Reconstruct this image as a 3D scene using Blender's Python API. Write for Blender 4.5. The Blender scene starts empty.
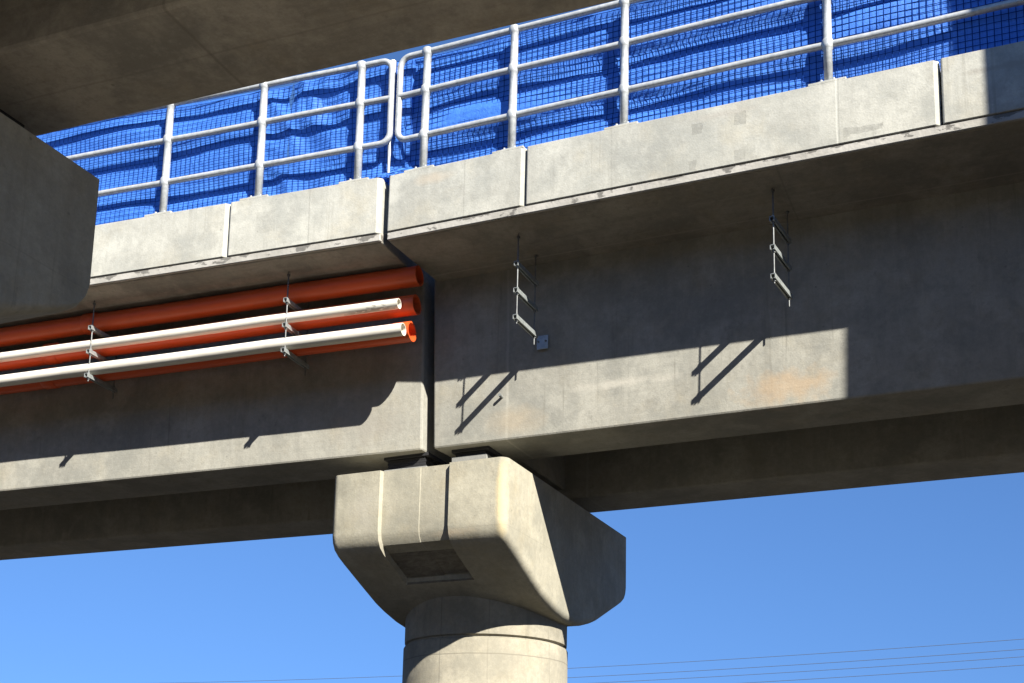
import bpy, bmesh, math, random
from mathutils import Vector, Matrix, noise as mnoise

random.seed(7)
S = bpy.context.scene
COL = S.collection

# ------------------------------------------------------------------ helpers
class MB:
    """collects geometry and links it as ONE mesh object"""
    def __init__(self):
        self.v = []; self.f = []; self.sm = []
    def add(self, vs, fs, smooth=False):
        o = len(self.v)
        self.v += [tuple(p) for p in vs]
        for f in fs:
            self.f.append(tuple(i + o for i in f)); self.sm.append(smooth)
    def box(self, x0, x1, y0, y1, z0, z1):
        vs = [(x, y, z) for z in (z0, z1) for y in (y0, y1) for x in (x0, x1)]
        self.add(vs, [(0, 2, 3, 1), (4, 5, 7, 6), (0, 1, 5, 4), (2, 6, 7, 3), (0, 4, 6, 2), (1, 3, 7, 5)])
    def prism_x(self, prof, x0, x1, skew=0.0, nx=1):
        """extrude a (y, z) outline along x; both ends cut at the joint's skew"""
        n = len(prof); vs = []
        for k in range(nx + 1):
            xa = x0 + (x1 - x0) * k / nx
            vs += [(xa + skew * y, y, z) for y, z in prof]
        fs = [tuple(range(n))[::-1], tuple(range(nx * n, nx * n + n))]
        for k in range(nx):
            for i in range(n):
                j = (i + 1) % n
                fs.append((k * n + i, k * n + j, k * n + n + j, k * n + n + i))
        self.add(vs, fs)
    def prism_z(self, prof, z0, z1):
        n = len(prof)
        vs = [(x, y, z0) for x, y in prof] + [(x, y, z1) for x, y in prof]
        fs = [tuple(range(n))[::-1], tuple(range(n, 2 * n))]
        for i in range(n):
            j = (i + 1) % n
            fs.append((i, j, n + j, n + i))
        self.add(vs, fs)
    def tube(self, pts, r, seg=12, cap=True, smooth=True):
        pts = [Vector(p) for p in pts]; rings = []
        t0 = (pts[1] - pts[0]).normalized()
        up = Vector((0, 0, 1)) if abs(t0.z) < .9 else Vector((0, 1, 0))
        a = t0.cross(up).normalized()
        for i, p in enumerate(pts):
            if i == 0: t = pts[1] - p
            elif i == len(pts) - 1: t = p - pts[i - 1]
            else: t = (pts[i + 1] - p).normalized() + (p - pts[i - 1]).normalized()
            t.normalize()
            a = (a - t * a.dot(t)).normalized(); b = t.cross(a)
            rr = r[i] if isinstance(r, (list, tuple)) else r
            rings.append([p + rr * (a * math.cos(2 * math.pi * k / seg) + b * math.sin(2 * math.pi * k / seg)) for k in range(seg)])
        vs = [q for ring in rings for q in ring]; fs = []
        for i in range(len(rings) - 1):
            for k in range(seg):
                l = (k + 1) % seg
                fs.append((i * seg + k, i * seg + l, i * seg + seg + l, i * seg + seg + k))
        self.add(vs, fs, smooth)
        if cap:
            self.add(rings[0], [tuple(range(seg))[::-1]]); self.add(rings[-1], [tuple(range(seg))])
    def lathe(self, prof, cx, cy, seg=48, smooth=True):
        n = len(prof)
        vs = [(cx + r * math.cos(2 * math.pi * k / seg), cy + r * math.sin(2 * math.pi * k / seg), z) for k in range(seg) for r, z in prof]
        fs = []
        for k in range(seg):
            l = (k + 1) % seg
            for i in range(n - 1):
                fs.append((k * n + i, l * n + i, l * n + i + 1, k * n + i + 1))
        self.add(vs, fs, smooth)
    def hollow_x(self, p0, p1, ro, ri, seg=20):
        p0 = Vector(p0); p1 = Vector(p1); t = (p1 - p0).normalized()
        a = t.cross(Vector((0, 0, 1))).normalized(); b = t.cross(a)
        ring = lambda p, r: [p + r * (a * math.cos(2 * math.pi * k / seg) + b * math.sin(2 * math.pi * k / seg)) for k in range(seg)]
        n = max(2, int((p1 - p0).length / .5)); vs = []
        for i in range(n + 1):
            q = p0.lerp(p1, i / n)
            q.z += -.006 * abs(math.sin(q.x * 1.27 + 2.1)) ; q.y += .004 * math.sin(q.x * 1.1)
            vs += ring(q, ro)
        last = p1.copy(); last.z = q.z; last.y = q.y
        fs = []
        for i in range(n):
            for k in range(seg):
                l = (k + 1) % seg
                fs.append((i * seg + k, i * seg + l, i * seg + seg + l, i * seg + seg + k))
        self.add(vs, fs, True)
        inner0 = ring(last, ro); inner1 = ring(last, ri); deep = ring(last - t * .8, ri)
        f1 = []; f2 = []
        for k in range(seg):
            l = (k + 1) % seg
            f1.append((k, l, seg + l, seg + k)); f2.append((k, l, seg + l, seg + k))
        self.add(inner0 + inner1, f1); self.add(inner1 + deep, f2, True)
        self.add(deep, [tuple(range(seg))])
    def build(self, name, mat, parent=None, bevel=0, seg=2, fixn=True):
        me = bpy.data.meshes.new(name)
        me.from_pydata(self.v, [], self.f)
        me.polygons.foreach_set('use_smooth', self.sm)
        if fixn:
            bm = bmesh.new(); bm.from_mesh(me)
            bmesh.ops.recalc_face_normals(bm, faces=bm.faces)
            bm.to_mesh(me); bm.free()
        me.materials.append(mat); me.update()
        o = bpy.data.objects.new(name, me); COL.objects.link(o)
        if parent: o.parent = parent
        if bevel:
            m = o.modifiers.new('edges', 'BEVEL'); m.width = bevel; m.segments = seg
            m.limit_method = 'ANGLE'; m.angle_limit = math.radians(40); m.harden_normals = False
        return o

def tag(o, label=None, cat=None, group=None, kind=None):
    if label: o['label'] = label
    if cat: o['category'] = cat
    if group: o['group'] = group
    if kind: o['kind'] = kind
    return o
def thing(name, label, cat, loc=(0, 0, 0), rot=(0, 0, 0), group=None):
    o = bpy.data.objects.new(name, None); COL.objects.link(o)
    o.location = loc; o.rotation_euler = rot; o.empty_display_size = .2
    return tag(o, label, cat, group)
def copy_tree(o, parent=None):
    c = o.copy(); COL.objects.link(c); c.parent = parent
    for ch in list(o.children): copy_tree(ch, c)
    return c

# ------------------------------------------------------------------ materials
class NT:
    def __init__(self, name):
        self.m = bpy.data.materials.new(name); self.m.use_nodes = True
        self.t = self.m.node_tree; self.b = self.t.nodes['Principled BSDF']
        self.co = self.t.nodes.new('ShaderNodeTexCoord').outputs['Object']
    def n(self, ty, **kw):
        o = self.t.nodes.new(ty)
        for k, v in kw.items(): setattr(o, k, v)
        return o
    def l(self, a, b): self.t.links.new(a, b)
    def map(self, scale=(1, 1, 1), loc=(0, 0, 0)):
        m = self.n('ShaderNodeMapping'); m.inputs['Scale'].default_value = scale; m.inputs['Location'].default_value = loc
        self.l(self.co, m.inputs[0]); return m.outputs[0]
    def noise(self, scale, detail=4, rough=.55, vec=None, dist=0):
        x = self.n('ShaderNodeTexNoise'); x.inputs['Scale'].default_value = scale
        x.inputs['Detail'].default_value = detail; x.inputs['Roughness'].default_value = rough; x.inputs['Distortion'].default_value = dist
        self.l(vec if vec else self.co, x.inputs['Vector']); return x.outputs['Fac']
    def ramp(self, fac, stops):
        r = self.n('ShaderNodeValToRGB'); e = r.color_ramp.elements
        while len(e) < len(stops): e.new(.5)
        for q, (p, c) in zip(e, stops):
            q.position = p; q.color = (c, c, c, 1) if isinstance(c, (int, float)) else (*c, 1)
        self.l(fac, r.inputs[0]); return r.outputs[0]
    def mix(self, fac, a, b, mode='MIX'):
        m = self.n('ShaderNodeMix', data_type='RGBA', blend_type=mode)
        for s, v in ((m.inputs['Factor'], fac), (m.inputs['A'], a), (m.inputs['B'], b)):
            if hasattr(v, 'links'): self.l(v, s)
            elif isinstance(v, (int, float)): s.default_value = v
            else: s.default_value = (*v, 1)
        return m.outputs['Result']
    def math(self, op, a, b=0.0, c=None):
        m = self.n('ShaderNodeMath', operation=op)
        for i, v in enumerate((a, b) if c is None else (a, b, c)):
            if hasattr(v, 'links'): self.l(v, m.inputs[i])
            else: m.inputs[i].default_value = v
        return m.outputs[0]
    def xyz(self):
        s = self.n('ShaderNodeSeparateXYZ'); self.l(self.co, s.inputs[0]); return s.outputs
    def blob(self, c, r, noisy=.5, nscale=6):
        """0..1 mask of a stain of its own shape round point c (object space)"""
        mp = self.n('ShaderNodeMapping', vector_type='TEXTURE')
        mp.inputs['Location'].default_value = c; mp.inputs['Scale'].default_value = r
        self.l(self.co, mp.inputs[0])
        ln = self.n('ShaderNodeVectorMath', operation='LENGTH'); self.l(mp.outputs[0], ln.inputs[0])
        d = self.math('ADD', ln.outputs['Value'], self.math('MULTIPLY', self.math('SUBTRACT', self.noise(nscale, 4), .5), noisy * 2))
        return self.ramp(d, [(.25, 1.0), (1.0, 0.0)])
    def bump(self, h, strength=.3, dist=.01):
        b = self.n('ShaderNodeBump'); b.inputs['Strength'].default_value = strength; b.inputs['Distance'].default_value = dist
        self.l(h, b.inputs['Height']); self.l(b.outputs[0], self.b.inputs['Normal'])
    def out(self, col, rough=.85, metal=0, spec=.3):
        if hasattr(col, 'links'): self.l(col, self.b.inputs['Base Color'])
        else: self.b.inputs['Base Color'].default_value = (*col, 1)
        self.b.inputs['Roughness'].default_value = rough; self.b.inputs['Metallic'].default_value = metal
        self.b.inputs['Specular IOR Level'].default_value = spec
        return self.m

ALB = .80
def concrete(name, base, grain='v', stains=(), contrast=1.0, holes=True, boards=0.0, lines=(), dark_box=None, rects=()):
    base = tuple(c * ALB for c in base)
    t = NT(name)
    dark = tuple(c * .72 for c in base); lite = tuple(min(1, c * 1.14) for c in base)
    warm = (base[0] * .92, base[1] * .84, base[2] * .70)
    a = t.noise(.9, 5, .6)
    col = t.mix(t.ramp(a, [(.30, 0.0), (.70, 1.0)]), dark, lite)
    col = t.mix(contrast * .65, base, col)
    # warm blotches
    w = t.noise(2.3, 5, .65, t.map(loc=(7, 3, 1)))
    col = t.mix(t.math('MULTIPLY', t.ramp(w, [(.50, 0.0), (.72, 1.0)]), .45 * contrast), col, warm)
    # run marks down the face / formwork drag marks along it
    sc = (4.5, 4.5, .5) if grain == 'v' else (.4, 6, 6)
    s = t.noise(1.5, 6, .72, t.map(scale=sc), dist=.4)
    col = t.mix(t.math('MULTIPLY', t.ramp(s, [(.36, 1.0), (.54, 0.0)]), .26 * contrast), col, tuple(c * .6 for c in base))
    s2 = t.noise(2.6, 5, .7, t.map(scale=sc, loc=(3, 5, 2)), dist=.5)
    col = t.mix(t.math('MULTIPLY', t.ramp(s2, [(.55, 0.0), (.74, 1.0)]), .26 * contrast), col, tuple(min(1, c * 1.25) for c in base))
    # cloudy curing marks, grey and pale
    q1 = t.noise(1.7, 7, .62, t.map(loc=(11, 2, 8)), dist=.3)
    col = t.mix(t.math('MULTIPLY', t.ramp(q1, [(.38, 1.0), (.53, 0.0)]), .55 * contrast), col, (base[0] * .66, base[1] * .68, base[2] * .70))
    q2 = t.noise(2.2, 7, .64, t.map(loc=(4, 7, 13)), dist=.3)
    col = t.mix(t.math('MULTIPLY', t.ramp(q2, [(.50, 0.0), (.66, 1.0)]), .50 * contrast), col, tuple(min(1, c * 1.22) for c in base))
    # small dark patches, water marks
    p = t.noise(5.5, 6, .7, t.map(loc=(1, 9, 4)))
    col = t.mix(t.math('MULTIPLY', t.ramp(p, [(.60, 0.0), (.70, 1.0)]), .38 * contrast), col, tuple(c * .58 for c in base))
    gm = t.noise(17, 5, .75, t.map(loc=(2, 4, 6)))
    col = t.mix(t.math('MULTIPLY', t.ramp(gm, [(.36, 1.0), (.50, 0.0)]), .22 * contrast), col, tuple(c * .60 for c in base))
    col = t.mix(t.math('MULTIPLY', t.ramp(gm, [(.52, 0.0), (.68, 1.0)]), .17 * contrast), col, tuple(min(1, c * 1.28) for c in base))
    if grain == 'v':                                  # thin drip marks
        dr = t.noise(1.0, 4, .6, t.map(scale=(16, 16, .35), loc=(5, 5, 1)))
        dk = t.math('MULTIPLY', t.ramp(dr, [(.60, 0.0), (.68, 1.0)]), t.ramp(t.noise(.8, 3), [(.45, 0.0), (.6, 1.0)]))
        col = t.mix(t.math('MULTIPLY', dk, .40 * contrast), col, (base[0] * .50, base[1] * .49, base[2] * .47))
    g = t.noise(60, 3, .7)
    col = t.mix(t.math('MULTIPLY', t.ramp(g, [(.35, 1.0), (.6, 0.0)]), .22), col, tuple(c * .6 for c in base))
    if holes:
        v = t.n('ShaderNodeTexVoronoi'); v.inputs['Scale'].default_value = 7; t.l(t.co, v.inputs['Vector'])
        hm = t.math('MULTIPLY', t.ramp(v.outputs['Distance'], [(.045, 1.0), (.085, 0.0)]), t.ramp(t.noise(1.1, 2), [(.5, 0.0), (.6, 1.0)]))
        col = t.mix(t.math('MULTIPLY', hm, .55), col, tuple(c * .4 for c in base))
    x, y, z = t.xyz()
    for ax, pos, wd, dk in lines:                     # cast-in pour lines / cracks
        q = (x, y, z)[ax]
        wob = t.math('MULTIPLY', t.math('SUBTRACT', t.noise(1.5, 3), .5), .03)
        dd = t.math('ABSOLUTE', t.math('SUBTRACT', t.math('ADD', q, wob), pos))
        col = t.mix(t.math('MULTIPLY', t.ramp(t.math('DIVIDE', dd, wd), [(.3, 1.0), (1.0, 0.0)]), abs(dk)), col, tuple(c * (.5 if dk > 0 else 1.35) for c in base))
    for x0, x1, z0, z1, st in rects:
        wx = t.math('ADD', x, t.math('MULTIPLY', t.math('SUBTRACT', t.noise(11, 4, .6), .5), .05))
        wz = t.math('ADD', z, t.math('MULTIPLY', t.math('SUBTRACT', t.noise(12, 4, .6, t.map(loc=(3, 3, 3))), .5), .05))
        k = t.math('MULTIPLY', t.math('MULTIPLY', t.math('GREATER_THAN', wx, x0), t.math('LESS_THAN', wx, x1)), t.math('MULTIPLY', t.math('GREATER_THAN', wz, z0), t.math('LESS_THAN', wz, z1)))
        k = t.math('MULTIPLY', k, t.ramp(t.noise(22, 4, .7), [(.3, 1.0), (.62, .45)]))
        col = t.mix(t.math('MULTIPLY', k, abs(st)), col, tuple(c * (.48 if st > 0 else 1.3) for c in base))
    if dark_box:  # darker mottled colour inside the given box
        x0, x1, y0, y1, z0, z1 = dark_box
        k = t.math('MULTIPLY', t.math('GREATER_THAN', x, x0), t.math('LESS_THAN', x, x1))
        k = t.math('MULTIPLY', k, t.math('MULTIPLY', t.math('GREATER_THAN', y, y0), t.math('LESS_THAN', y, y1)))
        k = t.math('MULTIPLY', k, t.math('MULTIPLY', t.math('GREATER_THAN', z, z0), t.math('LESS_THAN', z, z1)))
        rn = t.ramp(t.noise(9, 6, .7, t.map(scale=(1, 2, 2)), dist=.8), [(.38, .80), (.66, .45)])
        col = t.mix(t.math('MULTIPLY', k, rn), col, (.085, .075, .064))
    for c, r, colr, st in stains:
        col = t.mix(t.math('MULTIPLY', t.blob(c, r, .95 if r[0] > .45 else .45), st), col, tuple(q * ALB for q in colr))
    h = t.math('ADD', t.math('MULTIPLY', t.noise(14, 6, .65), .6), t.math('MULTIPLY', g, .35))
    if boards:
        bw = t.noise(1.0, 3, .6, t.map(scale=(.35, 14, 14)))
        h = t.math('ADD', h, t.math('MULTIPLY', bw, boards))
    t.bump(h, .38, .012)
    return t.out(col, .88, 0, .25)

BASE = (.40, .375, .315)
M = {}
RECTS = [(3.13, 3.23, 2.35, 2.46, .75), (3.53, 3.64, 2.36, 2.49, .75), (3.53, 3.63, 2.01, 2.11, .55), (3.10, 3.17, 2.00, 2.10, .6), (4.56, 4.84, 2.045, 2.105, .7), (4.50, 4.56, 2.03, 2.12, .5),
         (2.31, 2.41, 2.02, 2.56, .22), (4.30, 4.44, 2.05, 2.58, -.25), (.30, .62, 2.40, 2.52, .3), (-1.62, -1.40, 2.18, 2.42, .3)]
M['parapet'] = concrete('precast concrete', (.462, .455, .395), 'v', contrast=1.2, lines=((0, 4.45, .010, -.6), (0, 4.47, .008, .4), (0, .80, .010, .35), (0, -1.0, .010, .4), (0, 2.35, .010, .25)),
    rects=RECTS,
    stains=[((.45, -.97, 2.47), (.25, .1, .08), (.52, .44, .33), .5), ((3.4, -.97, 2.50), (.4, .1, .05), (.36, .33, .28), .4), ((5.9, -.97, 2.40), (.6, .1, .035), (.30, .28, .24), .6)])
M['girder'] = concrete('girder concrete', (.352, .343, .295), 'v', contrast=1.25, boards=.5, lines=((0, .86, .02, -.35),),
    stains=[((3.75, 0, .20), (.50, .2, .20), (.44, .31, .18), .55), ((.95, 0, .2), (.4, .2, .18), (.40, .33, .23), .5), ((2.1, 0, .45), (.7, .2, .06), (.52, .49, .42), .5),
            ((-.75, 0, .35), (.5, .2, .25), (.29, .27, .23), .5)])
M['slab'] = concrete('deck soffit concrete', (.345, .318, .268), 'h', contrast=1.5, boards=1.0, lines=((1, -.17, .014, -.35), (0, 3.9, .012, .35)))
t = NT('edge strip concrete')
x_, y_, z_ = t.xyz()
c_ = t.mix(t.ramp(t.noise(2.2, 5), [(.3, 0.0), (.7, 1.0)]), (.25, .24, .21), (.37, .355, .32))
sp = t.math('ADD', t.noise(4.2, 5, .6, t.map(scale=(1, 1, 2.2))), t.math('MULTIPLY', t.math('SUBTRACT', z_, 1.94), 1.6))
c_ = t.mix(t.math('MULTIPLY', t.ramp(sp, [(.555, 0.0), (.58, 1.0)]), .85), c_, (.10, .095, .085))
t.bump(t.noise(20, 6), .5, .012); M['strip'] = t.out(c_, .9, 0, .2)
M['near'] = concrete('near girder concrete', (.50, .46, .39), 'h', contrast=1.8, boards=.6, lines=((0, 2.15, .014, .55), (0, 4.6, .014, .5), (1, 2.62, .010, .3)))
M['cap'] = concrete('pier cap concrete', (.40, .375, .292), 'v', contrast=1.2, dark_box=(-6.418, -5.636, 10.62, 11.035, 2.5, 2.875),
    lines=((2, 3.02, .006, .25),),
    stains=[((-5.06, 10.44, 3.25), (.07, .10, .55), (.60, .49, .27), .8), ((-5.65, 10.43, 2.98), (.35, .1, .06), (.48, .38, .26), .45),
             ((-6.6, 10.43, 3.3), (.2, .1, .3), (.38, .36, .31), .4)])
M['column'] = concrete('column concrete', (.335, .308, .238), 'v', contrast=1.3, lines=((2, 1.91, .009, .75), (0, -6.13, .008, .6), (0, -5.62, .008, .35)))
M['plinth'] = concrete('mortar plinth', (.25, .25, .235), 'h', contrast=.8)
t = NT('black rubber'); M['rubber'] = t.out(t.mix(t.noise(30), (.012, .012, .013), (.03, .03, .032)), .6)
def galvanised(name, a, b, metal, rough):
    t = NT(name)
    c = t.mix(t.ramp(t.noise(18, 5, .7), [(.35, 0.0), (.68, 1.0)]), a, b)
    t.bump(t.noise(40, 3), .12, .004)
    return t.out(c, rough, metal, .5)
M['rail'] = galvanised('galvanised tube', (.33, .345, .34), (.50, .51, .495), .3, .40)
M['steel'] = galvanised('zinc plated steel', (.21, .23, .225), (.34, .36, .35), .35, .45)
M['rod'] = galvanised('threaded rod steel', (.10, .105, .105), (.19, .20, .195), .3, .5)
M['plate'] = galvanised('wall plate zinc', (.26, .33, .40), (.40, .47, .53), .25, .5)
def pvc(name, col, dirt, rough=.42):
    t = NT(name)
    c = t.mix(t.math('MULTIPLY', t.ramp(t.noise(3, 5, .65, t.map(scale=(.6, 2, 2))), [(.42, 0.0), (.75, 1.0)]), .55), col, dirt)
    c = t.mix(t.math('MULTIPLY', t.ramp(t.noise(16, 4, .7, t.map(scale=(.3, 1, 1))), [(.55, 0.0), (.68, 1.0)]), .35), c, tuple(q * .7 for q in col))
    t.bump(t.noise(9, 3, .5, t.map(scale=(.2, 1, 1))), .10, .01)
    return t.out(c, rough, 0, .45)
M['orange'] = pvc('orange conduit plastic', (.58, .080, .016), (.44, .085, .03))
M['white'] = pvc('white conduit plastic', (.60, .575, .50), (.46, .43, .35), .48)
M['smear'] = concrete('cement smear', (.55, .52, .44), 'h')
# woven shade cloth
t = NT('blue shade cloth')
c_ = t.mix(t.ramp(t.noise(2.2, 5, .6), [(.3, 0.0), (.7, 1.0)]), (.040, .150, .52), (.062, .210, .68))
c_ = t.mix(t.math('MULTIPLY', t.ramp(t.noise(9, 5, .7, t.map(scale=(1, 1, 3))), [(.55, 0.0), (.75, 1.0)]), .5), c_, (.085, .26, .78))
xx_, yy_, zz_ = t.xyz()                                  # reinforcing threads woven into the cloth
wv = t.noise(1.4, 2); lines_ = None
for q_, ph_ in ((xx_, .35), (zz_, .25)):
    f_ = t.math('FRACT', t.math('ADD', t.math('DIVIDE', q_, .0615), t.math('MULTIPLY', wv, ph_)))
    m_ = t.ramp(t.math('ABSOLUTE', t.math('SUBTRACT', f_, .5)), [(.06, 1.0), (.13, 0.0)])
    lines_ = m_ if lines_ is None else t.math('MAXIMUM', lines_, m_)
c_ = t.mix(t.math('MULTIPLY', lines_, t.math('MULTIPLY', t.ramp(t.noise(2.6, 4, .6, t.map(loc=(4, 1, 2))), [(.35, .10), (.65, 1.0)]), .26)), c_, (.018, .075, .34))
t.bump(t.math('ADD', t.noise(7, 6, .65, dist=.6), t.math('MULTIPLY', t.noise(90, 2), .12)), .55, .03)
t.out(c_, .55, 0, .35)
tr = t.n('ShaderNodeBsdfTranslucent'); t.l(c_, tr.inputs['Color'])
mx = t.n('ShaderNodeMixShader'); mx.inputs[0].default_value = .22
t.l(t.b.outputs[0], mx.inputs[1]); t.l(tr.outputs[0], mx.inputs[2])
t.l(mx.outputs[0], t.t.nodes['Material Output'].inputs['Surface'])
M['cloth'] = t.m
t = NT('navy netting cord'); M['net'] = t.out((.008, .032, .165), .95, 0, 0)
t = NT('compacted gravel')
c_ = t.mix(t.ramp(t.noise(.35, 6, .65), [(.3, 0.0), (.7, 1.0)]), (.078, .068, .054), (.118, .103, .082))
c_ = t.mix(t.math('MULTIPLY', t.ramp(t.noise(14, 5, .75), [(.4, 0.0), (.65, 1.0)]), .5), c_, (.052, .044, .034))
t.bump(t.noise(18, 6, .7), .6, .04); M['ground'] = t.out(c_, .95, 0, .1)
t = NT('black cable'); M['cable'] = t.out((.06, .07, .085), .7)
t = NT('weathered timber'); M['timber'] = t.out(t.mix(t.noise(4, 5, .7, t.map(scale=(6, 6, .4))), (.12, .09, .06), (.22, .18, .13)), .9)
M['tower'] = concrete('tower concrete', (.40, .38, .33), 'v')

# ------------------------------------------------------------------ world, sun, camera
TO_SUN = Vector((1.41, -1.0, 1.245)).normalized()
el = math.asin(TO_SUN.z); az = math.atan2(TO_SUN.x, TO_SUN.y)
W = bpy.data.worlds.new('World'); S.world = W; W.use_nodes = True
sky = W.node_tree.nodes.new('ShaderNodeTexSky'); sky.sky_type = 'NISHITA'; sky.sun_disc = False
sky.sun_elevation = el; sky.sun_rotation = az
sky.altitude = 0; sky.air_density = .82; sky.dust_density = 0.0; sky.ozone_density = 10.0
bg = W.node_tree.nodes['Background']; bg.inputs['Strength'].default_value = .055
# clear dry air: the band just above the horizon is only a little paler than the sky higher up
wt = W.node_tree.nodes.new('ShaderNodeTexCoord'); wm = W.node_tree.nodes.new('ShaderNodeMapping'); wm.vector_type = 'POINT'
wm.inputs['Scale'].default_value = (1, 1, .55); wm.inputs['Location'].default_value = (0, 0, .16)
W.node_tree.links.new(wt.outputs['Generated'], wm.inputs[0]); W.node_tree.links.new(wm.outputs[0], sky.inputs[0])
W.node_tree.links.new(sky.outputs[0], bg.inputs[0])
sl = bpy.data.lights.new('sun', 'SUN'); sl.energy = 5.0; sl.angle = math.radians(.5); sl.color = (1, .95, .865)
so = bpy.data.objects.new('sun', sl); COL.objects.link(so)
so.rotation_euler = (-TO_SUN).to_track_quat('-Z', 'Y').to_euler(); so.location = (20, -14, 25)

FPX, CX, CY = 1225.1745, 593.1617, 608.6669
yaw, pitch, roll = -.3730, .1871, .0094
cyw, syw, cp, spt = math.cos(yaw), math.sin(yaw), math.cos(pitch), math.sin(pitch)
fw = Vector((syw * cp, cyw * cp, spt)); rt = Vector((cyw, -syw, 0)); up = rt.cross(fw)
r2 = rt * math.cos(roll) + up * math.sin(roll); u2 = up * math.cos(roll) - rt * math.sin(roll)
cam = bpy.data.cameras.new('camera'); cam.sensor_width = 36; cam.lens = FPX / 1024 * 36
cam.shift_x = -(CX - 512) / 1024; cam.shift_y = (CY - 341.5) / 1024
cam.clip_start = .1; cam.clip_end = 3000
co = bpy.data.objects.new('camera', cam); COL.objects.link(co)
mw = Matrix.Identity(4)
for i in range(3):
    mw[i][0] = r2[i]; mw[i][1] = u2[i]; mw[i][2] = -fw[i]
co.matrix_world = mw
S.camera = co
S.view_settings.view_transform = 'Standard'; S.view_settings.look = 'None'
S.view_settings.exposure = 1.6; S.view_settings.gamma = 1; S.view_settings.use_curve_mapping = False
S.render.engine = 'CYCLES'
S.render.resolution_x = 1024; S.render.resolution_y = 683

# ------------------------------------------------------------------ ground
GZ = -1.6
g = MB()
N = 24
gv = []; gf = []
for j in range(N + 1):
    for i in range(N + 1):
        gv.append((-900 + 1800 * i / N, -900 + 1800 * j / N, GZ))
for j in range(N):
    for i in range(N):
        a = j * (N + 1) + i
        gf.append((a, a + 1, a + N + 2, a + N + 1))
g.add(gv, gf)
tag(g.build('ground', M['ground']), kind='structure')

# ------------------------------------------------------------------ viaduct spans
J = Vector((-6.0472, 10.7934, 4.0))        # where the two spans of the far viaduct meet, front bottom edge
SK = .08                                    # the joint's skew
GW, GS = .69, 2.24                          # girder width, girder spacing

def panel(x0, x1, yf, yb, z0, z1, right_ch=.045, left_ch=.012, rear=False):
    m = MB()
    if not rear:
        pr = [(x0, yf + left_ch), (x0 + left_ch, yf), (x1 - right_ch, yf), (x1, yf + right_ch * .8), (x1, yb), (x0, yb)]
    else:
        pr = [(x0, yf), (x1, yf), (x1, yb - left_ch), (x1 - left_ch, yb), (x0 + left_ch, yb), (x0, yb - left_ch)]
    m.prism_z(pr, z0, z1)
    return m

def make_span(name, label, loc, rot, x0, x1, joints, plinths, side, drift=(0, 0, 0), gm='girder'):
    """x0..x1 along the deck; the end at the pier is x0 (side=+1) or x1 (side=-1)"""
    root = thing(name, label, 'bridge span', loc, rot)
    for yo in (0.0, GS):
        m = MB()
        m.prism_x([(yo, 0), (yo + GW, 0), (yo + GW - .02, 1.9), (yo + .02 if yo else yo - .048, 1.9)], x0, x1, SK, 1)
        for i, (vx, vy, vz) in enumerate(m.v):
            if vz > 1 and side > 0 and vx < x0 + 1: m.v[i] = (vx - .035, vy, vz)
        m.build('girder', M[gm], root, .022, 2)
    m = MB()
    zt = 2.20; yr = GS + GW
    m.prism_x([(-.65, zt - .06), (-.951, 1.975), (-.951, 1.93), (-.91, 1.893), (0.0, 1.842), (yr, 1.842), (yr + .91, 1.893), (yr + .951, 1.93), (yr + .951, 1.975), (yr + .65, zt - .06)], x0, x1, SK, 1)
    m.build('deck_slab', M['slab'], root, .008, 1)
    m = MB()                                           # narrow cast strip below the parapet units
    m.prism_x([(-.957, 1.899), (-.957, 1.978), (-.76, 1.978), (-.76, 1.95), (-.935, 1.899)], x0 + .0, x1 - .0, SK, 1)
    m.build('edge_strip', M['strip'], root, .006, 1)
    j = [x0] + joints + [x1]
    for k in range(len(j) - 1):
        a = j[k] + (SK * -.97 if k == 0 else .007); b = j[k + 1] + (SK * -.97 if k == len(j) - 2 else -.007)
        panel(a, b, -.97, -.74, 1.982, 2.594).build('parapet_panel', M['parapet'], root, .006, 1)
        panel(a + .25, b + .25, yr + .74, yr + .97, 1.982, 2.594, rear=True).build('parapet_panel', M['parapet'], root, .006, 1)
    for p in plinths:
        m = MB(); m.box(p - .17, p + .17, -.962, -.76, 2.592, 2.622)
        m.build('post_plinth', M['parapet'], root, .006, 1)
    for ch in root.children:
        if ch.name.split('.')[0] != 'girder': ch.rotation_euler = drift
    m = MB()                                           # end diaphragm between the girders over the pier
    e0, e1 = (x0 + .12, x0 + .45) if side > 0 else (x1 - .45, x1 - .12)
    m.box(e0 + .1, e1 + .1, GW - .05, GS + .05, .12, 1.88)
    m.build('end_diaphragm', M['girder'], root, .015, 1)
    return root

post_r = [.27, 1.258, 2.432, 4.37, 6.3, 8.25, 10.2]
post_l = [-.516, -1.678, -2.852, -4.95, -6.9, -8.85]
ROT_L = (0, -.0087, .0778)
DRIFT = (0, .003, -.005)
make_span('bridge_span', 'far concrete viaduct span right of the joint, with two empty pipe hangers under its deck', J, (0, 0, 0), .015, 24.0,
          [1.46, 5.33, 9.22, 13.1, 17.0, 20.9], post_r, 1, DRIFT)
make_span('bridge_span', 'far concrete viaduct span left of the joint, carrying the orange and white pipes', J, ROT_L, -24.0, -.115,
          [-20.9, -17.5, -13.6, -9.75, -5.85, -1.955], post_l, -1)
NJ = Vector((-6.0472, 4.86 - GS - GW, 4.0))
make_span('bridge_span', 'near viaduct span in shade crossing overhead at the top left corner', NJ, (0, 0, .0248), 0.0, 24.0,
          [3.9, 7.8, 11.7, 15.6, 19.5], [], 1, gm='near')
make_span('bridge_span', 'near viaduct span beyond the left frame edge behind the shaded pier cap', NJ, (0, 0, .0500), -24.0, -.115,
          [-20, -16, -12, -8, -4], [], -1, gm='near')

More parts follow.
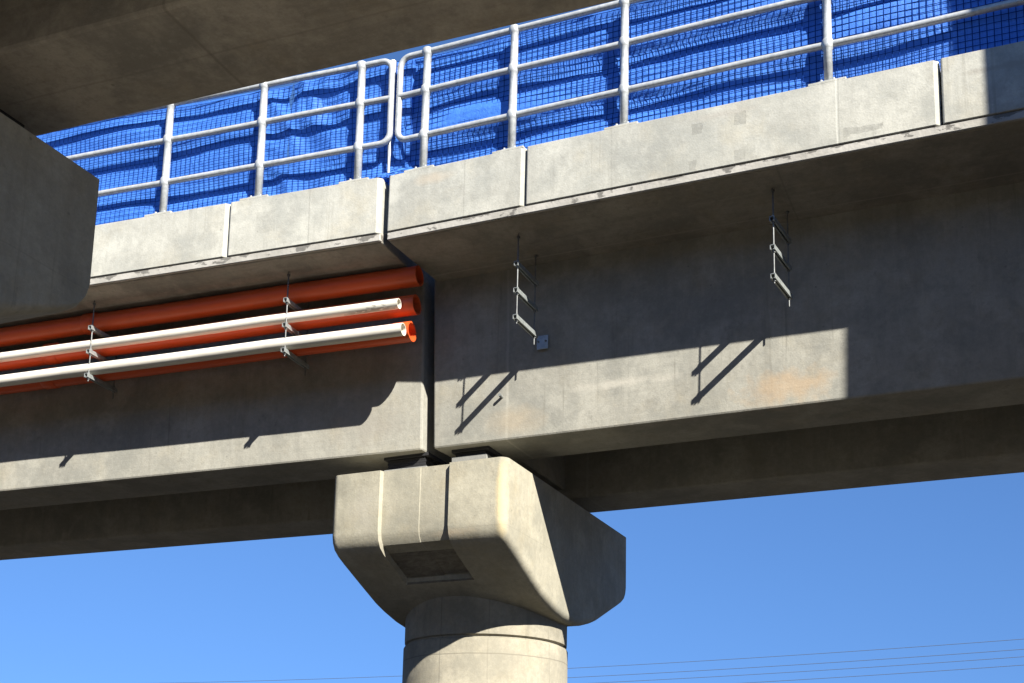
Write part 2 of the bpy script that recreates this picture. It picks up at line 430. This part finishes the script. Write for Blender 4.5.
# ------------------------------------------------------------------ piers
def cap_profile():
    # half outline from the front top round to the middle of the soffit (distance from the cap's mid line, z)
    return [(1.745, 3.70), (1.745, 3.35), (1.745, 3.06), (1.728, 2.975), (1.685, 2.90), (1.610, 2.845), (1.50, 2.79), (1.36, 2.727), (1.152, 2.633), (1.14, 2.628), (1.00, 2.566),
            (.83, 2.492), (.66, 2.435), (.42, 2.372), (.20, 2.335), (0.0, 2.325)]
def make_cap(ymid, root, recess=True):
    half = cap_profile()
    prof = [(-d, z) for d, z in half] + [(d, z) for d, z in half[-2::-1]]
    n = len(prof)
    XL, XR = -7.005, -5.010
    nrm = []
    for i in range(n):
        a = Vector(prof[max(0, i - 1)]); b = Vector(prof[min(n - 1, i + 1)])
        t_ = (b - a).normalized(); nn = Vector((t_.y, -t_.x))
        if i in (0, n - 1): nn = Vector((-1, 0)) if i == 0 else Vector((1, 0))
        nrm.append(nn)
    def ring(x, inset, rec=0.0):
        out = []
        for i, (y, z) in enumerate(prof):
            q = Vector((y, z)) - nrm[i] * inset * (1.0 if y < .4 else max(.15, min(1.0, 1.0 - (z - 2.55) / .55)))
            if rec and y < -1.145:
                q -= nrm[i] * rec * (1.0 if y < -1.62 else 1.6)
            out.append((x, ymid + q.x, q.y))
        return out
    R = .085; K = 6
    rings = [ring(XL + R * (1 - math.cos(math.pi / 2 * k / K)), R * (1 - math.sin(math.pi / 2 * k / K))) for k in range(K + 1)]
    if recess:
        D = .042
        rings += [ring(-6.432, 0), ring(-6.416, 0, D), ring(-5.988, 0, D), ring(-5.979, 0, D + .005), ring(-5.652, 0, D + .005), ring(-5.634, 0)]
    rings += [ring(XR - R * (1 - math.cos(math.pi / 2 * k / K)), R * (1 - math.sin(math.pi / 2 * k / K))) for k in range(K, -1, -1)]
    m = MB(); vs = [p for r in rings for p in r]; fs = []
    for a in range(len(rings) - 1):
        for i in range(n):
            j = (i + 1) % n
            fs.append((a * n + i, a * n + j, a * n + n + j, a * n + n + i))
    m.add(vs, fs, False)
    m.add(rings[0], [tuple(range(n))]); m.add(rings[-1], [tuple(range(n))[::-1]])
    return m
def smooth_by_angle(o, deg=28):
    for p in o.data.polygons: p.use_smooth = True
    o.data.update()
    bm = bmesh.new(); bm.from_mesh(o.data)
    bmesh.ops.remove_doubles(bm, verts=bm.verts, dist=1e-5)
    bmesh.ops.recalc_face_normals(bm, faces=bm.faces)
    for e in bm.edges:
        e.smooth = not (len(e.link_faces) == 2 and e.calc_face_angle(0) > math.radians(deg))
    for f in bm.faces: f.smooth = True
    bm.to_mesh(o.data); bm.free()
def make_pier(label, ymid, recess=True):
    root = thing('bridge_pier', label, 'bridge pier', (0, 0, 0))
    c = make_cap(ymid, root, recess).build('pier_cap', M['cap'], root)
    smooth_by_angle(c)
    r = .912; xc = -6.042
    m = MB()
    m.lathe([(r - .010, 2.60), (r - .010, 2.16), (r - .012, 2.118), (r - .040, 2.106), (r - .040, 2.086), (r - .008, 2.076), (r, 2.06), (r, GZ - .05)], xc, ymid, 96)
    c = m.build('column', M['column'], root); smooth_by_angle(c)
    return root
make_pier('sunlit concrete pier with round column and hammerhead cap, standing against the sky at bottom centre', 12.17)
make_pier('grey pier whose shaded cap end juts in at the left frame edge', 12.17 - 8.934)

def bearing(x0, x1, y0, y1, label, ph=.17):
    root = thing('bridge_bearing', label, 'bearing', ((x0 + x1) / 2, (y0 + y1) / 2, 3.70), group='bearings under the viaduct girders')
    hx, hy = (x1 - x0) / 2, (y1 - y0) / 2
    m = MB(); m.box(-hx, hx, -hy, hy, -.01, ph); m.build('plinth', M['plinth'], root, .006, 1)
    m = MB()
    th = (.262 - ph - .004) / 4
    for k in range(4): m.box(-hx + .03 + .006 * (k % 2), hx - .03 - .006 * (k % 2), -hy + .03, hy - .03, ph + .002 + th * k, ph + th * (k + 1))
    m.box(-hx + .05, hx - .05, -hy + .05, hy - .05, ph - .005, .268)
    m.build('bearing_pad', M['rubber'], root)
    m = MB(); m.box(-hx - .01, hx + .01, -hy + .012, hy + .02, .264, .305); m.build('sole_plate', M['rubber'], root, .004, 1)
bearing(-6.66, -6.14, 10.86, 11.40, 'black bearing on low mortar plinth under the left span, front of the sunlit cap', .15)
bearing(-5.86, -5.45, 10.88, 11.40, 'black bearing on taller grey plinth under the right span, front of the sunlit cap', .215)
bearing(-6.40, -5.95, 13.12, 13.62, 'bearing under the far girder of the left span, at the back of the sunlit cap')
bearing(-5.88, -5.42, 13.12, 13.62, 'bearing under the far girder of the right span, at the back of the sunlit cap')
for yb, w in ((NJ.y + .07, 'front'), (NJ.y + GS + .05, 'back')):
    bearing(-6.62, -6.14, yb, yb + .52, 'bearing on the %s of the shaded near pier cap, left of its joint' % w)
    bearing(-5.90, -5.40, yb, yb + .52, 'bearing on the %s of the shaded near pier cap, right of its joint' % w)

# ------------------------------------------------------------------ handrails
RY = -.87
RZ = (3.028, 3.532, 3.972)
def make_rail(label, loc, rot, posts, xa, xb, end, loopx):
    root = thing('guard_rail', label, 'guard rail', loc, rot, 'tubular guard rails on the parapets')
    for p in posts:
        m = MB(); r0 = .040; pr = [(0.0, 2.61), (r0, 2.61)]
        for z in RZ:
            for dz, rr in ((-.055, r0), (-.045, .048), (-.02, .056), (.02, .056), (.045, .048), (.055, r0)):
                if z == RZ[2] and dz > .03: continue
                pr.append((rr, z + dz))
        pr += [(.045, RZ[2] + .035), (.02, RZ[2] + .05), (0.0, RZ[2] + .052)]
        m.lathe(pr, p, RY, 14)
        o = m.build('post', M['rail'], root)
        m = MB(); m.box(p - .075, p + .075, RY - .07, RY + .07, 2.595, 2.636)
        for sx in (-.055, .055): m.tube([(p + sx, RY - .05, 2.63), (p + sx, RY - .05, 2.658)], .011, 6, smooth=False)
        m.build('base_flange', M['rail'], o)
    rr = .032
    m = MB(); R = .11; s = 1 if end == 'right' else -1   # which end closes in a rounded loop
    pts = []
    farx = xa if end == 'right' else xb
    pts.append((farx, RY, RZ[2]))
    n = 24
    x0 = loopx - s * R
    for k in range(1, n): pts.append((farx + (x0 - farx) * k / n, RY + .003 * math.sin(k * 1.7), RZ[2] + .003 * math.sin(k * 2.3)))
    for k in range(7):
        a = math.pi / 2 * (1 - k / 6); pts.append((x0 + s * R * math.cos(a), RY, RZ[2] - R + R * math.sin(a)))
    for k in range(7):
        a = -math.pi / 2 * k / 6; pts.append((x0 + s * R * math.cos(a), RY, RZ[0] + R + R * math.sin(a)))
    for k in range(n - 1, 0, -1): pts.append((farx + (x0 - farx) * k / n, RY + .003 * math.sin(k * 1.3), RZ[0] + .003 * math.sin(k * 1.9)))
    pts.append((farx, RY, RZ[0]))
    m.tube(pts, rr, 12); m.build('looped_rail', M['rail'], root)
    m = MB(); m.tube([(farx + (loopx - farx) * k / n, RY + .003 * math.sin(k), RZ[1] + .003 * math.sin(k * 1.5)) for k in range(n + 1)], rr, 12)
    m.build('middle_rail', M['rail'], root)
    return root
make_rail('pale tubular guard rail on the right parapet, running right from the joint', J, DRIFT, post_r, -.09, 14.0, 'left', -.045)
gl = make_rail('pale tubular guard rail on the left parapet, ending in a rounded loop at the joint', J, ROT_L, post_l, -13.0, -.2, 'right', -.168)
m = MB(); m.tube([(-.20, RY + .06, 2.66), (-.19, RY + .06, 3.94), (-.19, RY + .06, 4.0)], [.012, .036, .036], 10); m.build('stay_post', M['rail'], gl)

# ------------------------------------------------------------------ blue debris netting
def fold(x, z, sd):
    """how far the cloth bellies towards the rail at (x, z)"""
    n1 = mnoise.noise(Vector((x * .75, z * 2.1, sd)))
    n2 = mnoise.noise(Vector((x * 2.1, z * 4.2, sd + 5)))
    n3 = mnoise.noise(Vector((x * 5.5 + z * 2.5, z * 7.0, sd + 9)))
    # the cloth is caught up under each rail and hangs forward below it
    zz = z + .11 * mnoise.noise(Vector((x * 1.15, sd, z * .4))) + .03 * mnoise.noise(Vector((x * 3.3, sd, z)))
    t = ((zz - 3.04) / .485) % 1.0
    k = max(0.0, min(1.0, (t - .48) / .26)); k = k * k * (3 - 2 * k)          # 0 belly, 1 tucked
    k2 = max(0.0, min(1.0, t / .10)); k2 = k2 * k2 * (3 - 2 * k2)
    amp = .009 if sd > 4 else .017
    loose = max(.12, min(1.0, .55 + 1.3 * mnoise.noise(Vector((x * .85, z * 1.3, sd + 50)))))
    bag = amp * 1.15 * loose * (1 - 2 * max(k, 1 - k2))
    cr = 0.0
    if sd > 4:                                            # crumpled, badly tied bays near the joint
        w = math.exp(-((x + 1.15) / .55) ** 2)
        cr = w * .085 * (abs(mnoise.noise(Vector((x * 3.1 + z * 1.9, z * 1.6 - x * .8, sd + 15)))) - .15)
    return .042 * n1 + .007 * n2 + .003 * n3 + bag - cr
def hem(x, sd):
    return 4.045 + .028 * mnoise.noise(Vector((x * .9, 0, sd + 3))) - .035 * abs(math.sin(x * 1.35 + sd))
def make_netting(label, loc, rot, xa, xb, sd, seams):
    root = thing('debris_netting', label, 'netting', loc, rot, 'blue debris netting behind the guard rails')
    yb = RY + .105; z0 = 2.45
    edges = [xa] + seams + [xb]
    for k in range(len(edges) - 1):
        a, b = edges[k], edges[k + 1]
        nx = int((b - a) / .03); nz = 56; m = MB(); vs = []; fs = []
        for j in range(nz + 1):
            for i in range(nx + 1):
                x = a + (b - a) * i / nx; zt = hem(x, sd)
                w = j / nz; z = z0 + (zt - z0) * w
                e = min(i, nx - i) / 5.0
                edge_c = max(0, 1 - e) * .05 * mnoise.noise(Vector((z * 3, k, sd)))
                xx = x + (edge_c if abs(a - xa) > .01 or i > nx / 2 else edge_c)
                y = yb - fold(x, z, sd) + .004 * k
                if w > .965: y -= .012                       # turned hem
                vs.append((xx, y, z))
        for j in range(nz):
            for i in range(nx):
                q = j * (nx + 1) + i; fs.append((q, q + 1, q + nx + 2, q + nx + 1))
        m.add(vs, fs, True)
        m.build('cloth', M['cloth'], root, fixn=False)
    m = MB(); P = .0615; r = .0029 if sd > 4 else .0037
    fol, off = (.85, .010) if sd > 4 else (.55, .010)
    def yn(x, z): return yb - off - fol * fold(x, z, sd) - .007 * mnoise.noise(Vector((x * 3, z * 3, sd + 20)))
    def warp(x, z): return (x + .009 * mnoise.noise(Vector((x * 1.3, z * 1.3, sd + 30))), z + .014 * mnoise.noise(Vector((x * .9, z * 1.1, sd + 40))))
    def strand(pp):
        o = [Vector((x2, yn(x2, z2), z2)) for x2, z2 in (warp(*q) for q in pp)]
        m.tube(o, r, 4, cap=False, smooth=False)
    nx = int((xb - xa) / P); nz = int(1.72 / P)
    for i in range(nx + 1):
        x = xa + .02 + i * P; strand([(x, 2.44 + (hem(x, sd) - 2.46) * k / 26) for k in range(27)])
    for j in range(nz):
        z = 2.46 + j * P
        seg = [(xa + .02 + P * i * .5, z) for i in range(2 * nx + 1)]
        seg = [q for q in seg if q[1] < hem(q[0], sd) + .02]
        if len(seg) > 5: strand(seg)
    m.build('mesh_net', M['net'], root, fixn=False)
    return root
make_netting('wind-creased blue shade cloth with square mesh behind the right guard rail', J, DRIFT, -.02, 12.0, 1.3, [4.36, 8.2])
make_netting('slacker blue shade cloth with square mesh behind the left guard rail', J, ROT_L, -11.0, .03, 4.7, [-6.5, -1.42])
# bunched end of cloth lying in the gap between the two parapets
m = MB(); nx, nz = 70, 30; vs = []; fs = []
for j in range(nz + 1):
    for i in range(nx + 1):
        u = i / nx; w = j / nz
        x = -.50 + .78 * u
        q = Vector((u * 7, w * 5, 2))
        crease = .055 * abs(mnoise.noise(q)) + .035 * abs(mnoise.noise(q * 2.3)) + .014 * mnoise.noise(q * 6)
        hgt = (.05 + .11 * math.sin(math.pi * (u ** .8)) + .05 * u) * (1 - w)
        vs.append((x + .02 * mnoise.noise(q * 1.7 + Vector((9, 0, 0))), RY + .10 - .15 * w + crease * .9 - .03, 2.57 + .04 * u + hgt + crease * .8 * (1 - w * .5)))
for j in range(nz):
    for i in range(nx):
        q = j * (nx + 1) + i; fs.append((q, q + 1, q + nx + 2, q + nx + 1))
m.add(vs, fs, True)
o = m.build('cloth_bundle', M['cloth'], None, fixn=False); o.location = J
tag(o, 'loose crumpled end of blue cloth lying in the gap between the two guard rails', 'cloth')

# ------------------------------------------------------------------ pipe hangers
RUNG = (.993, 1.272, 1.551)
YO, YI = -.645, -.225
def make_hanger(label, loc, rot):
    root = thing('pipe_hanger', label, 'pipe hanger', loc, rot, 'pipe hangers under the deck overhang')
    for y, zb in ((YO, .935), (YI, .885)):
        m = MB(); m.tube([(0, y, zb), (0, y, 1.93)], .007, 8)
        k = 0
        z = zb
        while z < 1.9:                                   # thread ridges
            z += .03
        ro = m.build('rod', M['rod'], root)
        m = MB(); m.tube([(0, y, 1.83), (0, y, 1.85)], .019, 6, smooth=False); m.build('anchor_nut', M['rod'], ro)
    for z in RUNG:
        m = MB(); h = .0225; th = .005; y0, y1 = YO - .042, YI + .04
        m.box(-h, h, y0, y1, z + h - th, z + h)
        m.box(-h, -h + th, y0, y1, z - h, z + h - th)
        m.box(h - th, h, y0, y1, z - h, z + h - th)
        m.box(-h + th, -h + th + .010, y0, y1, z - h, z - h + th)
        m.box(h - th - .010, h - th, y0, y1, z - h, z - h + th)
        ru = m.build('rung', M['steel'], root)
        for y in (YO, YI):
            for a, b in ((z - h - .016, z - h), (z + h, z + h + .018)):
                m = MB(); m.tube([(0, y, a), (0, y, b)], .015, 6, smooth=False)
                m.build('nut', M['rod'], ru)
    return root
def place(x, rot): 
    mt = Matrix.Translation(J) @ Matrix.Rotation(rot[2], 4, 'Z') @ Matrix.Rotation(rot[1], 4, 'Y')
    return mt @ Vector((x, 0, 0))
h1 = make_hanger('empty three-rung steel pipe hanger nearer the joint, just above a small wall plate', place(1.247, (0, 0, 0)), (0, 0, .0))
h2 = copy_tree(h1); h2.location = place(3.86, (0, 0, 0)); h2.rotation_euler = (0, 0, -.10)
h2['label'] = 'empty three-rung steel pipe hanger at the far right, in the shaded overhang'
h3 = copy_tree(h1); h3.location = place(-1.405, ROT_L); h3.rotation_euler = (0, -.0087, .0778)
h3['label'] = 'steel hanger holding the pipes near their open ends'
h4 = copy_tree(h1); h4.location = place(-3.84, ROT_L); h4.rotation_euler = (0, -.0087, .0778)
h4['label'] = 'steel hanger holding the pipes close to the shaded pier cap'
h5 = copy_tree(h1); h5.location = place(-6.35, ROT_L); h5.rotation_euler = (0, -.0087, .0778)
h5['label'] = 'steel hanger holding the pipes beyond the left frame edge'

# galvanised plate and a bolt on the girder face
r = thing('wall_plate', 'small square blue-grey metal plate fixed to the shaded girder face', 'wall plate', J + Vector((1.262, -.026, .985)))
m = MB(); m.box(-.062, .062, -.030, -.022, -.08, .065); m.build('plate', M['plate'], r, .002, 1)
for sx in (-.04, .04):
    m = MB(); m.tube([(sx, .01, 0), (sx, -.045, 0)], .01, 6, smooth=False); m.build('bolt', M['rod'], r)
m = MB(); m.tube([(.80, .02, .455), (.80, -.07, .47)], .016, 8); 
o = m.build('anchor_bolt', M['rod']); o.location = J
tag(o, 'short stub of anchor bolt sticking out of the sunlit girder face right of the joint', 'bolt')

# ------------------------------------------------------------------ pipes
def pipe(name, mat, label, y, z, xend, ro, ri, group, dz=0.0):
    m = MB(); m.hollow_x((-14.0, y, z + dz), (xend, y, z), ro, ri)
    root = m.build(name, M[mat], None); root.location = J; root.rotation_euler = ROT_L
    tag(root, label, 'pipe', group)
    # socket joints and pipe clips
    return root
OY, WY = -.42, -.595
for z, xe, dzl, lb in ((RUNG[2] + .198, -.0, -.06, 'uppermost thick orange pipe, with no white pipe beside it'),
                  (RUNG[1] + .160, -.02, -.02, 'middle thick orange pipe, behind the upper white pipe'),
                  (RUNG[0] + .150, -.065, -.03, 'lowest thick orange pipe, behind the lower white pipe, its rim in sun')):
    o = pipe('orange_pipe', 'orange', lb, OY, z, xe, .106, .089, 'orange pipes under the left overhang', dzl)
    m = MB(); ts = 24; x0 = -4.12 if z > 1.6 else -4.62
    m.tube([(x0, OY, z + dzl * .33), (x0 + .01, OY, z + dzl * .33), (x0 + .16, OY, z + dzl * .32), (x0 + .17, OY, z + dzl * .32)], [.107, .1185, .1185, .107], 24)
    m.build('pipe_socket', M['orange'], o)
for z, xe, wr, lb in ((RUNG[1] + .110, -.135, .054, 'upper white pipe, cement smeared near its open end'),
                  (RUNG[0] + .102, -.078, .066, 'lower white pipe, beneath the other white one')):
    o = pipe('white_pipe', 'white', lb, WY, z, xe, wr, wr - .008, 'white pipes under the left overhang', .015)
    if z > 1.2:
        m = MB(); vs = []; fs = []; nu, nv = 40, 12
        for i in range(nu + 1):
            for j in range(nv + 1):
                u, v = i / nu, j / nv
                rr = .0535 + .004 * max(0, mnoise.noise(Vector((u * 9, v * 4, 3))) + .25) * math.sin(math.pi * u)
                a = math.radians(185 + 80 * v); 
                vs.append((-.75 + .58 * u, WY + rr * math.cos(a), z - .006 + rr * math.sin(a)))
        for i in range(nu):
            for j in range(nv):
                q = i * (nv + 1) + j; fs.append((q, q + 1, q + nv + 2, q + nv + 1))
        m.add(vs, fs, True); m.build('cement_smear', M['smear'], o, fixn=False)

# ------------------------------------------------------------------ unseen tower, added beyond the right frame edge to shade the right end
root = thing('added_shade_tower', 'unseen concrete tower added beyond the right frame edge to shade the right end', 'tower', (3.86, 8.5, GZ))
m = MB(); m.box(-1.04, 1.04, -.97, .9, -.05, 13.0); m.build('shade_block', M['tower'], root, .01, 1)
m = MB(); m.box(-1.01, 1.01, -.87, .87, 13.0, 13.25); m.build('shade_block_top', M['tower'], root, .01, 1)

# ------------------------------------------------------------------ power line
PYD = 60.0
def pole(x, label):
    r = thing('power_pole', label, 'power pole', (x, PYD, GZ), (0, 0, 0), 'power poles behind the viaduct')
    m = MB(); m.tube([(0, 0, -.2), (0, 0, 6), (0, 0, 12.2)], [.17, .15, .11], 14); m.build('pole', M['timber'], r)
    for z, w in ((11.83, 1.1), (11.08, 1.1), (10.42, 1.0)):
        m = MB(); m.box(-.06, .06, -w, w, z - .07, z + .07); m.build('crossarm', M['timber'], r, .01, 1)
pole(16.0, 'timber power pole beyond the right frame edge'); pole(-78.0, 'timber power pole beyond the left frame edge')
for k, (zz, dy) in enumerate(((10.3, .9), (9.56, -.9), (9.48, .8), (8.88, -.8))):
    m = MB(); x0, x1 = -78.0, 16.0; n = 60; pts = []
    for i in range(n + 1):
        u = i / n; pts.append((x0 + (x1 - x0) * u, PYD + dy, zz - (1.15 + .03 * k) * 4 * u * (1 - u)))
    m.tube(pts, .013, 5, cap=False)
    o = m.build('power_cable', M['cable'], None)
    tag(o, ['topmost', 'second highest', 'third highest', 'lowest'][k] + ' of the four thin power cables crossing the sky at bottom right', 'cable', 'power cables in the sky')
